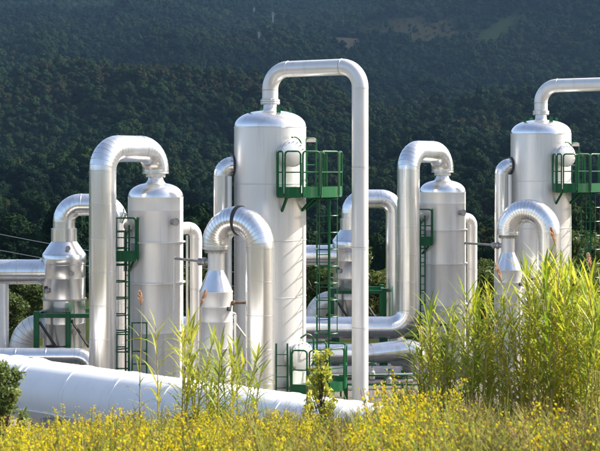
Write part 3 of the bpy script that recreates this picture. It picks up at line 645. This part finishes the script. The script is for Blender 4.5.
# ------------------------------------------------------------------ pylons on the far slope
def pylon(px, py_base, H, lab):
    d = 1500
    for d in np.arange(700, 2600, 8):
        x = WX(px, d)
        if G(x, d) + 1 > WZ(py_base, d): break
    x = WX(px, d); z = G(x, d); B = Build(tag(link('lattice_pylon', None, None, (x, d, z)), lab, 'pylon', 'pylons on the far slope'))
    o = Vector((x, d, z)); wb, wt = H * .085, H * .022
    for sx in (-1, 1):
        for sy in (-1, 1):
            mb = MB(); mb.bar(o + Vector((sx * wb, sy * wb, -2)), o + Vector((sx * wt, sy * wt, H)), .13); B.part('leg', mb, M['pylon'], smooth=False)
    mb = MB(); k = 9
    for i in range(k):
        t0, t1 = i / k, (i + 1) / k; w0, w1 = wb + (wt - wb) * t0, wb + (wt - wb) * t1
        for sy in (-1, 1):
            mb.bar(o + Vector((-w0, sy * w0, H * t0)), o + Vector((w1, sy * w1, H * t1)), .10); mb.bar(o + Vector((w0, sy * w0, H * t0)), o + Vector((-w1, sy * w1, H * t1)), .10)
    B.part('lattice', mb, M['pylon'], smooth=False)
    for t, l in ((.70, .16), (.82, .20), (.93, .14)):
        mb = MB(); mb.bar(o + Vector((-H * l, 0, H * t)), o + Vector((H * l, 0, H * t)), .14); mb.bar(o + Vector((-H * l, 0, H * t)), o + Vector((0, 0, H * (t + .05))), .08); mb.bar(o + Vector((H * l, 0, H * t)), o + Vector((0, 0, H * (t + .05))), .08); B.part('cross_arm', mb, M['pylon'], smooth=False)
    return o
PY = [pylon(254, 19, 17, 'leftmost small pylon near the top of the dark hillside'), pylon(273, 25, 19, 'rightmost small pylon near the top of the dark hillside'),
      pylon(259, 45, 16, 'lowest of the three small pylons on the dark hillside')]

# ------------------------------------------------------------------ leaf clouds
def leaf_cloud(seed, n, lumps, size, jit=.75, lo=.62, core=None, mats=None, name='foliage', aspect=1.5):
    """lumps: list of (centre, radii). leaf quads over the lump shells and through them; core: darker inner blobs that stop see-through"""
    rg = np.random.default_rng(seed); V = []; Fc = []
    wts = np.array([l[1][0] * l[1][1] for l in lumps]); wts = wts / wts.sum(); pick = rg.choice(len(lumps), n, p=wts)
    C = np.array([l[0] for l in lumps])[pick]; Rr = np.array([l[1] for l in lumps])[pick]
    d = rg.normal(size=(n, 3)); d /= np.linalg.norm(d, axis=1)[:, None]
    rr = rg.uniform(lo, 1.08, n)[:, None]; P = C + d * Rr * rr
    nn = d + rg.normal(size=(n, 3)) * jit; nn /= np.linalg.norm(nn, axis=1)[:, None]
    a = np.cross(nn, rg.normal(size=(n, 3))); a /= np.linalg.norm(a, axis=1)[:, None]; b = np.cross(nn, a)
    s_ = size * rg.uniform(.55, 1.35, n)[:, None]
    q = np.stack([P - a * s_ * aspect * .5, P + b * s_ * .4, P + a * s_ * aspect * .5, P - b * s_ * .4], 1).reshape(-1, 3)
    f = np.arange(n * 4).reshape(-1, 4)
    V = q.tolist(); Fc = f.tolist()
    if core:
        for c, r_ in lumps:
            nl, nm = 7, 9; o = len(V)
            for i in range(nl):
                ph = math.pi * (i + .5) / nl
                for j in range(nm):
                    th = 2 * math.pi * j / nm; k = core * rg.uniform(.8, 1.15)
                    V.append([c[0] + r_[0] * k * math.sin(ph) * math.cos(th), c[1] + r_[1] * k * math.sin(ph) * math.sin(th), c[2] + r_[2] * k * math.cos(ph)])
            for i in range(nl - 1):
                for j in range(nm): Fc.append([o + i * nm + j, o + (i + 1) * nm + j, o + (i + 1) * nm + (j + 1) % nm, o + i * nm + (j + 1) % nm])
    me = bpy.data.meshes.new(name); me.from_pydata(V, [], Fc); me.materials.append(mats); me.update(); return me

def scatter(name, P, S, Rz, idx, meshes):
    me = bpy.data.meshes.new(name); me.from_pydata([tuple(p) for p in P], [], [])
    a = me.attributes.new('scl', 'FLOAT_VECTOR', 'POINT'); a.data.foreach_set('vector', np.asarray(S, dtype=np.float32).ravel())
    a = me.attributes.new('rot', 'FLOAT_VECTOR', 'POINT'); a.data.foreach_set('vector', np.asarray(Rz, dtype=np.float32).ravel())
    a = me.attributes.new('pick', 'INT', 'POINT'); a.data.foreach_set('value', np.asarray(idx, dtype=np.int32))
    o = link(name, me)
    ng = bpy.data.node_groups.new(name, 'GeometryNodeTree'); N = ng.nodes; L = ng.links
    ng.interface.new_socket('Geometry', in_out='INPUT', socket_type='NodeSocketGeometry'); ng.interface.new_socket('Geometry', in_out='OUTPUT', socket_type='NodeSocketGeometry')
    gi = N.new('NodeGroupInput'); go = N.new('NodeGroupOutput'); ip = N.new('GeometryNodeInstanceOnPoints'); jn = N.new('GeometryNodeJoinGeometry')
    for m_ in meshes:
        so_ = bpy.data.objects.new(m_.name + '_form', m_); oi = N.new('GeometryNodeObjectInfo'); oi.inputs[0].default_value = so_; oi.inputs['As Instance'].default_value = True; L.new(oi.outputs['Geometry'], jn.inputs[0])
    def attr(nm, ty):
        k = N.new('GeometryNodeInputNamedAttribute'); k.data_type = ty; k.inputs[0].default_value = nm; return k.outputs[0]
    L.new(gi.outputs[0], ip.inputs['Points']); L.new(jn.outputs[0], ip.inputs['Instance']); ip.inputs['Pick Instance'].default_value = True
    L.new(attr('pick', 'INT'), ip.inputs['Instance Index']); L.new(attr('rot', 'FLOAT_VECTOR'), ip.inputs['Rotation']); L.new(attr('scl', 'FLOAT_VECTOR'), ip.inputs['Scale'])
    L.new(ip.outputs[0], go.inputs[0]); md = o.modifiers.new('scatter', 'NODES'); md.node_group = ng
    return o

# ---- forest on the hillside
rg = np.random.default_rng(7)
crowns = []
for k in range(6):
    r2 = np.random.default_rng(100 + k); lumps = []
    for i in range(7 + k % 3):
        t = 2 * math.pi * i / 7 + r2.uniform(-.4, .4); q = r2.uniform(1.1, 2.3)
        lumps.append(((q * math.cos(t), q * math.sin(t), r2.uniform(3.2, 6.6)), (r2.uniform(1.4, 2.1), r2.uniform(1.4, 2.1), r2.uniform(1.2, 1.9))))
    lumps.append(((0, 0, 6.6 + r2.uniform(-.3, .8)), (1.9, 1.9, 1.7))); lumps.append(((0, 0, 3.2), (2.4, 2.4, 2.6)))
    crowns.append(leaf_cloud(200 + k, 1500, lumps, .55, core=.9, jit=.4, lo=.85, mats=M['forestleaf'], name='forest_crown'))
for k in range(3):
    r2 = np.random.default_rng(150 + k); lumps = []
    for i in range(12):
        t = r2.uniform(0, 6.28); q = r2.uniform(.6, 2.4); lumps.append(((q * math.cos(t), q * math.sin(t), r2.uniform(2.4, 7.2 - q)), tuple(r2.uniform(1.0, 1.7, 3))))
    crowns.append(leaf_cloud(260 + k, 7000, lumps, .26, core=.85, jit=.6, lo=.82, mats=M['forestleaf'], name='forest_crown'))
crowns = crowns[::-1]                            # Join Geometry lists its inputs last to first
P = []; S = []; RZ = []; ID = []
d = 175.0
while d < 2500:
    step = 6.2 + d * .0010; half = 300 / F * d * 1.22 + 14
    for x in np.arange(-half, half, step):
        xx, yy = x + rg.uniform(-1, 1) * step, d + rg.uniform(-1, 1) * step
        if yy > 700:
            k = cover(xx, yy)
            if k and rg.random() > (.06 if k != 'heath' else .48): continue
        k = k if yy > 700 else None
        s_ = (.6 + .8 * rg.random() ** 2 + (.4 if rg.random() < .06 else 0)) * (1 + .45 * noise.noise((xx / 45, yy / 60, 2)))
        if yy > 700 and k: s_ *= rg.uniform(.18, .6)
        P.append((xx, yy, G(xx, yy) - .8)); S.append((s_ * rg.uniform(.9, 1.15), s_ * rg.uniform(.9, 1.15), s_ * rg.uniform(.85, 1.25))); RZ.append((0, 0, rg.uniform(0, 6.28))); ID.append(rg.integers(0, 6) if yy > 520 else rg.integers(6, 9))
    d += step * .9
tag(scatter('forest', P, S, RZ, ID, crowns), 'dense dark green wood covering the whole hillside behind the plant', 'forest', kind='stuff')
print('forest trees', len(P))

# ---- single trees close behind the yard
def limb_mesh(seed, H):
    r2 = random.Random(seed); mb = MB()
    pts = [Vector((0, 0, 0)), Vector((r2.uniform(-.1, .1), r2.uniform(-.1, .1), H * .25)), Vector((r2.uniform(-.2, .2), r2.uniform(-.2, .2), H * .5)), Vector((r2.uniform(-.3, .3), r2.uniform(-.3, .3), H * .85))]
    mb.tube(pts, .1, 8, radii=[.16, .12, .08, .02])
    for i in range(7):
        t = r2.uniform(.25, .7); b = pts[0].lerp(pts[3], t); a = r2.uniform(0, 6.28); l = H * r2.uniform(.2, .36)
        m_ = b + Vector((math.cos(a) * l * .6, math.sin(a) * l * .6, l * .35)); e = m_ + Vector((math.cos(a) * l * .5, math.sin(a) * l * .5, l * .5)); mb.tube([b, m_, e], .04, 6, radii=[.06, .04, .012])
    return mb.mesh('trunk', M['bark'])
forms = []
for k in range(4):
    r2 = np.random.default_rng(300 + k); lumps = []
    for i in range(13):
        t = r2.uniform(0, 6.28); q = r2.uniform(.2, 1.5); z = r2.uniform(1.1, 4.2); q *= 1 - max(0, z - 2.4) / 3.2
        lumps.append(((q * math.cos(t), q * math.sin(t), z), tuple(r2.uniform(.5, .95, 3))))
    forms.append((limb_mesh(k, 4.6), leaf_cloud(320 + k, 3400, lumps, .17, core=.45, mats=M['treeleaf'], name='crown')))
spots = [(-15, 78, 262), (22, 74, 288), (48, 84, 278), (95, 76, 270), (150, 80, 262), (190, 72, 268), (207, 82, 254), (240, 78, 250), (285, 74, 258), (326, 76, 262), (352, 84, 250), (384, 72, 275), (404, 80, 262), (470, 82, 258), (487, 70, 268), (520, 78, 250), (578, 86, 236), (596, 72, 252), (622, 80, 246)]
tl = ['at the left photo edge', 'between the riser and the green leg frame', 'behind the far-left green leg frame', 'hidden behind the left loop pipe', 'hidden behind the left grey column', 'in the gap right of the left grey column', 'behind the left bottle vessel', 'behind the left U-bend', 'behind the left tower', 'behind the tower ladder', 'behind the middle conical-top vessel', 'left of the right loop pipe', 'behind the right loop pipe', 'behind the right grey column', 'in the gap between right column and right bottle vessel', 'behind the right bottle vessel', 'behind the right ladder', 'at the right photo edge', 'just past the right photo edge']
for i, (px, d, py) in enumerate(spots):
    if px in (95, 150, 207, 240, 285, 404, 470, 520, 622): continue      # wholly hidden by the plant
    x = WX(px, d); z = G(x, d); s_ = max(.6, (WZ(py - 12, d) - z) / 4.9); tr, cr = forms[i % 4]
    t = thing('leafy_tree', (x, d, z - .05), 'yellow-green small tree ' + tl[i], 'tree', 'small trees behind the yard'); t.scale = (s_, s_, s_); t.rotation_euler.z = i * 1.7
    link('trunk', tr, t); link('crown', cr, t)

for i, (px, d, h, lb) in enumerate(((12, 54, 1.9, 'behind the riser at the far left'), (36, 56, 2.2, 'behind the far-left outlet elbow'), (187, 55, 2.6, 'right of the left grey column'),
        (318, 57, 2.9, 'behind the tower ladder'), (338, 56, 2.7, 'left of the middle vessel'), (378, 56, 2.6, 'right of the tall white down pipe'), (480, 55, 3.0, 'in the gap right of the right grey column'), (494, 57, 2.6, 'left of the right bottle vessel'), (590, 56, 2.8, 'beneath the right tower platform'))):
    x = WX(px, d); t = thing('bush', (x, d, -.08), 'low yellow-green bush ' + lb, 'bush', 'bushes along the back of the yard'); s_ = h / 4.9; t.scale = (s_ * 1.3, s_ * 1.3, s_); t.rotation_euler.z = i * 2.1
    link('stems', forms[(i + 1) % 4][0], t); link('foliage', forms[(i + 1) % 4][1], t)

# ------------------------------------------------------------------ foreground plants
def arch_leaf(mb, base, az, L, wd, lift, droop, rnd, mi=0, n=6):
    """a long strap leaf folded along its midrib"""
    h = Vector((math.cos(az), math.sin(az), 0)); s_ = Vector((-h.y, h.x, 0)); p = Vector(base); e = lift; vs = []
    for i in range(n + 1):
        t = i / n; wv = wd * (math.sin(math.pi * min(1, .12 + t * .88)) ** .7) * (1 - t * .35) * .5 + .001
        up = Vector((0, 0, 1)) * math.cos(e) - h * math.sin(e)
        vs += [p + s_ * wv + up * wv * .35, p, p - s_ * wv + up * wv * .35]
        p = p + (h * math.cos(e) + Vector((0, 0, 1)) * math.sin(e)) * (L / n); e -= droop / n * (.6 + .8 * t)
    fs = []
    for i in range(n):
        a = i * 3; fs += [(a, a + 1, a + 4, a + 3), (a + 1, a + 2, a + 5, a + 4)]
    mb.add(vs, fs, mi)
def make_cane(seed, H=2.4, start=.35, droopy=1.0, lm='reedleaf', wk=1.0):
    r2 = random.Random(seed); st = MB(); lf = MB(); pts = []; ln = r2.uniform(-.05, .14); la = r2.uniform(0, 6.28)
    for i in range(8):
        t = i / 7; pts.append(Vector((math.cos(la) * ln * H * t * t, math.sin(la) * ln * H * t * t, H * t * .93)))
    st.tube(pts, .01, 6, radii=[.012 * (1 - .75 * i / 7) + .002 for i in range(8)])
    z = start; a = r2.uniform(0, 6.28)
    while z < H * .97:
        t = z / H; q = pts[0].lerp(pts[-1], 0); i = min(6, int(t / .93 * 7)); f = t / .93 * 7 - i; q = pts[i].lerp(pts[i + 1], min(1, f))
        L = r2.uniform(.34, .60) * (1.2 if lm == 'greenreed' else 1) * (1.05 - .4 * abs(t - .6)) ; young = t > .82
        arch_leaf(lf, q, a + r2.uniform(-.5, .5), L * (.8 if young else 1), r2.uniform(.020, .036) * wk, r2.uniform(1.0, 1.4) if young else r2.uniform(.7, 1.2), (r2.uniform(.2, .8) if young else r2.uniform(.6, 2.1)) * droopy, r2)
        a += math.pi + r2.uniform(-.5, .5); z += r2.uniform(.055, .11) * (1 if t > .45 else 1.15)
    return st.mesh('cane', M['reedstalk']), lf.mesh('leaves', M[lm], True, 60), pts[-1]
canes = [make_cane(500 + k, 2.4, .25 + .25 * (k % 3), .8 + .14 * (k % 4)) for k in range(12)] + [make_cane(540 + k, 2.4, .5 + .2 * (k % 3), .8 + .14 * (k % 4), 'greenreed', 1.1) for k in range(6)]
def make_plume(seed, L=.22, wd=.034):
    r2 = random.Random(seed); mb = MB()
    for i in range(150):
        t = r2.random(); rr = wd * math.sin(math.pi * (.08 + .86 * t)) ** .8; a = r2.uniform(0, 6.28); d = Vector((math.cos(a), math.sin(a), 0)); p = Vector((0, 0, L * t)); e = p + d * rr * r2.uniform(.6, 1.1) + Vector((0, 0, .045)); s_ = Vector((-d.y, d.x, 0)) * .005
        mb.add([p - s_, p + s_, e + s_, e - s_], [(0, 1, 2, 3)])
    return mb.mesh('plume', M['plume'])
plumes = [make_plume(k) for k in range(3)]
rr_ = random.Random(42)
def place_cane(parent, o, px, d, py_top, k=None, plume=False, lean=None):
    x = WX(px, d); z = G(x, d); s_ = max(.3, (WZ(py_top, d) - z) / 2.3); k = (rr_.randrange(12, 18) if px < 300 or rr_.random() < .25 else rr_.randrange(12)) if k is None else k; st, lf, tip = canes[k]
    c = link('cane', st, parent, Vector((x, d, z - .03)) - o); sxy = .5 + .5 * s_
    c.scale = (sxy * rr_.uniform(.9, 1.15), sxy * rr_.uniform(.9, 1.15), s_); c.rotation_euler = (rr_.gauss(0, .05), rr_.gauss(0, .05), rr_.uniform(0, 6.28))
    if lean: c.rotation_euler = (lean[0], lean[1], rr_.uniform(0, 6.28))
    link('leaves', lf, c)
    if plume: p = link('plume', plumes[k % 3], c, tip)
    return c
def reed_clump(label, items, group='reed clumps in front of the plant'):
    px0 = sum(i[0] for i in items) / len(items); d0 = sum(i[1] for i in items) / len(items); x = WX(px0, d0)
    t = thing('reed_clump', (x, d0, G(x, d0)), label, 'reeds', group); o = Vector(t.location)
    for it in items: place_cane(t, o, *it[:3], plume=len(it) > 3 and it[3])
    return t
def rows(x0, x1, n, d0, d1, tops, pl=0.0):
    out = []
    for i in range(n):
        px = x0 + (x1 - x0) * (i + rr_.random()) / n; ty = float(np.interp(px, [q[0] for q in tops], [q[1] for q in tops])) + abs(rr_.gauss(0, 34))
        out.append((px, rr_.uniform(d0, d1), ty, rr_.random() < pl))
    return out
TOPS = [(424, 318), (438, 292), (450, 330), (462, 305), (476, 285), (490, 300), (505, 312), (520, 290), (535, 272), (550, 262), (565, 256), (580, 262), (595, 275), (615, 270)]
reed_clump('narrow yellowing reed clump just right of the low silver pipe', rows(422, 446, 15, 17.0, 18.5, TOPS))
reed_clump('reed clump growing right in front of the right grey column', rows(446, 474, 12, 16.8, 18.4, TOPS))
reed_clump('bright reed clump left of the right bottle vessel', rows(470, 494, 13, 16.6, 18.5, TOPS))
reed_clump('reed clump growing in front of the right bottle vessel', rows(494, 526, 16, 16.4, 18.6, TOPS))
reed_clump('tall bright reed clump below the right U-bend pipe', rows(522, 556, 32, 16.4, 18.8, TOPS))
reed_clump('tallest dense reed clump below the right-hand tower', rows(552, 584, 36, 16.4, 18.8, TOPS))
reed_clump('dense reed clump cut by the right photo edge', rows(580, 618, 38, 16.2, 18.8, TOPS))
LT = [(172, 340), (183, 314), (192, 330), (206, 324), (222, 342), (240, 340), (252, 362)]
reed_clump('leafy green reed clump in front of the left bottle vessel', rows(178, 226, 19, 16.5, 17.8, [(q, y + 4) for q, y in LT]))
reed_clump('small reed clump below the left U-bend pipe', rows(224, 250, 9, 16.5, 17.5, LT))
for px, py, lab in ((157, 322, 'single tall drooping reed in front of the left grey column'),):
    t = reed_clump(lab, [(px, 16.4, py)])
# tall plumes: slender flowering canes
def plume_reed(px, py, d, lab):
    x = WX(px, d); z = G(x, d); t = thing('plume_reed', (x, d, z), lab, 'reed', 'flowering reeds'); H = WZ(py, d) - z
    mb = MB(); mb.tube([(0, 0, 0), (.01, 0, H * .5), (.03, .0, H - .1)], .006, 6, radii=[.008, .006, .003]); link('stalk', mb.mesh('stalk', M['reedstalk']), t)
    p = link('plume', plumes[0], t, (.03, 0, H - .12)); p.rotation_euler = (.2 * math.sin(px), .35 * math.cos(px * 1.7), px); p.scale = (1, 1, .75 + .3 * abs(math.sin(px * .7)))
    lf = MB(); r2 = random.Random(px)
    for i in range(7): arch_leaf(lf, (.0, 0, H * (.35 + .07 * i)), i * 2.6 + r2.uniform(-.4, .4), r2.uniform(.25, .42), .02, .9, r2.uniform(1.2, 2.4), r2)
    link('leaves', lf.mesh('leaves', M['reedleaf']), t)
plume_reed(139, 296, 16.8, 'reed with pinkish plume in front of the left grey column')
plume_reed(198, 297, 16.9, 'reed with faded orange plume left of the left bottle vessel')
plume_reed(499, 272, 16.6, 'reed with upright orange plume before the right bottle vessel')
plume_reed(553, 236, 17.4, 'reed with reddish plume below the right U-bend')
plume_reed(588, 258, 17.2, 'reed with dark red plume near the right photo edge')

# shrub at far left
def twiggy(name, px, d, py_top, wid, seed, leafm, lab, cat, nl, lsize, lumpn, lk=1.0):
    x = WX(px, d); z = G(x, d); H = WZ(py_top, d) - z; t = thing(name, (x, d, z), lab, cat); r2 = random.Random(seed); mb = MB(); lumps = []
    for i in range(lumpn):
        a = r2.uniform(0, 6.28); q = wid * r2.uniform(.1, .85); h = H * r2.uniform(.08 if cat == 'shrub' else .2, .95); q *= 1 - .5 * (h / H) ** 2; e = Vector((q * math.cos(a), q * math.sin(a), h))
        mb.tube([(0, 0, -.05), (e.x * .35, e.y * .35, h * .5), e] if cat == 'shrub' else [(0, 0, h * .55), (e.x * .5, e.y * .5, h * .75), e], .01, 5, radii=[.014, .009, .003] if cat == 'shrub' else [.005, .004, .002]); lumps += [(tuple(e * f), (wid * lk * r2.uniform(.16, .3), wid * lk * r2.uniform(.16, .3), wid * lk * r2.uniform(.2, .42))) for f in ((1, .85) if lk < 1 else (1,))]
    if cat != 'shrub': mb.tube([(0, 0, -.05), (.02, 0, H * .5), (0, .01, H * .97)], .01, 6, radii=[.012, .009, .003])
    link('stems', mb.mesh('stems', M['bark']), t); link('foliage', leaf_cloud(seed, nl, lumps, lsize, mats=leafm, aspect=2.0, lo=.1, jit=1.2), t)
twiggy('shrub', 1, 15.5, 350, .34, 11, M['shrubleaf'], 'dark green small-leaved shrub at the lower left edge', 'shrub', 9500, .03, 60, .9)
twiggy('sapling', 320, 18.0, 344, .30, 12, M['saplingleaf'], 'slender yellow-green sapling in front of the lower green platform', 'sapling', 1500, .034, 44, .8)
twiggy('sapling', 306, 17.4, 378, .16, 13, M['saplingleaf'], 'small low sapling left of the slender yellow-green one', 'sapling', 420, .028, 14, .85)

# ---- weeds
def make_weed(seed, kind):
    r2 = random.Random(seed); mb = MB(); H = r2.uniform(.62, .92)
    for s_ in range(r2.randint(3, 5)):
        a = r2.uniform(0, 6.28); l = r2.uniform(.03, .16); h = H * r2.uniform(.75, 1.05); top = Vector((l * math.cos(a), l * math.sin(a), h)); mid = Vector((top.x * .4, top.y * .4, h * .5))
        mb.tube([(0, 0, 0), mid, top], .003, 4, mi=1, radii=[.0045, .0035, .0018], caps=False)
        for i in range(16):
            t = r2.uniform(.25, .97); p = Vector((0, 0, 0)).lerp(mid, t * 2) if t < .5 else mid.lerp(top, t * 2 - 1)
            arch_leaf(mb, p, r2.uniform(0, 6.28), r2.uniform(.03, .075), r2.uniform(.008, .014), r2.uniform(.3, 1.2), r2.uniform(.2, 1.4), r2, 0, 3)
        nf = {0: 38, 1: 9, 2: 2}[kind]
        for i in range(nf):
            t = r2.uniform(.68, 1.03); p = mid.lerp(top, min(1.02, t * 2 - 1)); b = r2.uniform(0, 6.28); q = r2.uniform(.008, .055) * (1.25 - t * .6)
            c = p + Vector((math.cos(b) * q, math.sin(b) * q, r2.uniform(-.01, .03))); z_ = r2.uniform(.005, .0095)
            for k in range(3):
                n1 = Vector((r2.gauss(0, 1), r2.gauss(0, 1), r2.gauss(0, 1))).normalized(); u_ = n1.orthogonal().normalized() * z_; v_ = n1.cross(u_)
                mb.add([c - u_, c - v_, c + u_, c + v_], [(0, 1, 2, 3)], 2)
        if kind == 2:
            for i in range(10):
                p = mid.lerp(top, r2.uniform(.3, 1)); b = r2.uniform(0, 6.28); e = p + Vector((math.cos(b) * .07, math.sin(b) * .07, .07)); mb.tube([p, e], .0018, 3, mi=1, caps=False)
    me = mb.mesh('weed', [M['weedleaf'], M['weedstem'], M['flower']], False); return me
WPX = [0, 60, 120, 180, 250, 330, 372, 395, 420, 450, 500, 600]; WPY = [422, 424, 414, 412, 408, 410, 412, 392, 382, 394, 402, 406]
def make_grass(seed):
    r2 = random.Random(seed); mb = MB()
    for i in range(26):
        a = r2.uniform(0, 6.28); arch_leaf(mb, (r2.gauss(0, .03), r2.gauss(0, .03), 0), a, r2.uniform(.5, .95), r2.uniform(.004, .008), r2.uniform(1.2, 1.5), r2.uniform(.2, 1.2), r2, 0 if i % 3 else 1, 5)
    return mb.mesh('grass', [M['drygrass'], M['weedleaf']], False)
weeds = ([make_weed(700 + k, [0, 0, 1, 1, 1, 1, 2, 2][k]) for k in range(8)] + [make_grass(k) for k in range(3)])[::-1]
P = []; S = []; RZ = []; ID = []; rg = np.random.default_rng(5); d = 8.6
while d < 20.5:
    half = 300 / F * d * 1.15 + .6; n = int(half * 2 * .22 * 44)
    for i in range(n):
        x = rg.uniform(-half, half); y = d + rg.uniform(0, .22); px = 300 + F * x / y; nz = noise.noise((x / 1.1, y / 1.3, 9)); nz2 = noise.noise((x / .6, y / .8, 19))
        s_ = rg.uniform(.65, 1.3) * (1 + .25 * nz) * (1.2 if px > 385 else 1)
        gz = G(x, y); lim = (WZ(float(np.interp(px, WPX, WPY)) + (abs(rg.normal(0, 15)) - 4 if rg.random() > .05 else -rg.uniform(4, 22)), y) - gz) / .84
        s_ = min(s_, lim)
        if s_ < .3: continue
        P.append((x, y, G(x, y) - .02)); S.append((s_, s_, s_)); RZ.append((rg.normal(0, .1), rg.normal(0, .1), rg.uniform(0, 6.28)))
        q = nz2 + rg.normal(0, .35) - (.6 if px > 450 else .05); ID.append(int(rg.integers(8, 11) if rg.random() < .16 else rg.integers(0, 2) if q > .22 else (rg.integers(2, 6) if q > -.28 else rg.integers(6, 8))))
    d += .22
tag(scatter('flowering_weeds', P, S, RZ, ID, weeds), 'yellow flowering weeds and dry stems along the bottom of the photo', 'weeds', kind='stuff')
print('weeds', len(P))

# ------------------------------------------------------------------ haze over the valley
hm = bpy.data.materials.new('haze'); hm.use_nodes = True; N = hm.node_tree.nodes; N.remove(N['Principled BSDF'])
pv = N.new('ShaderNodeVolumePrincipled'); pv.inputs['Color'].default_value = (.34, .62, 1.0, 1); pv.inputs['Density'].default_value = .000030; pv.inputs['Anisotropy'].default_value = 0.1
hm.node_tree.links.new(pv.outputs[0], N['Material Output'].inputs['Volume'])
mb = MB(); mb.box((0, 0, 240), (9200, 9200, 640)); tag(link('haze', mb.mesh('haze', hm, False)), 'thin bluish haze filling the valley before the hillside', 'haze', kind='stuff')
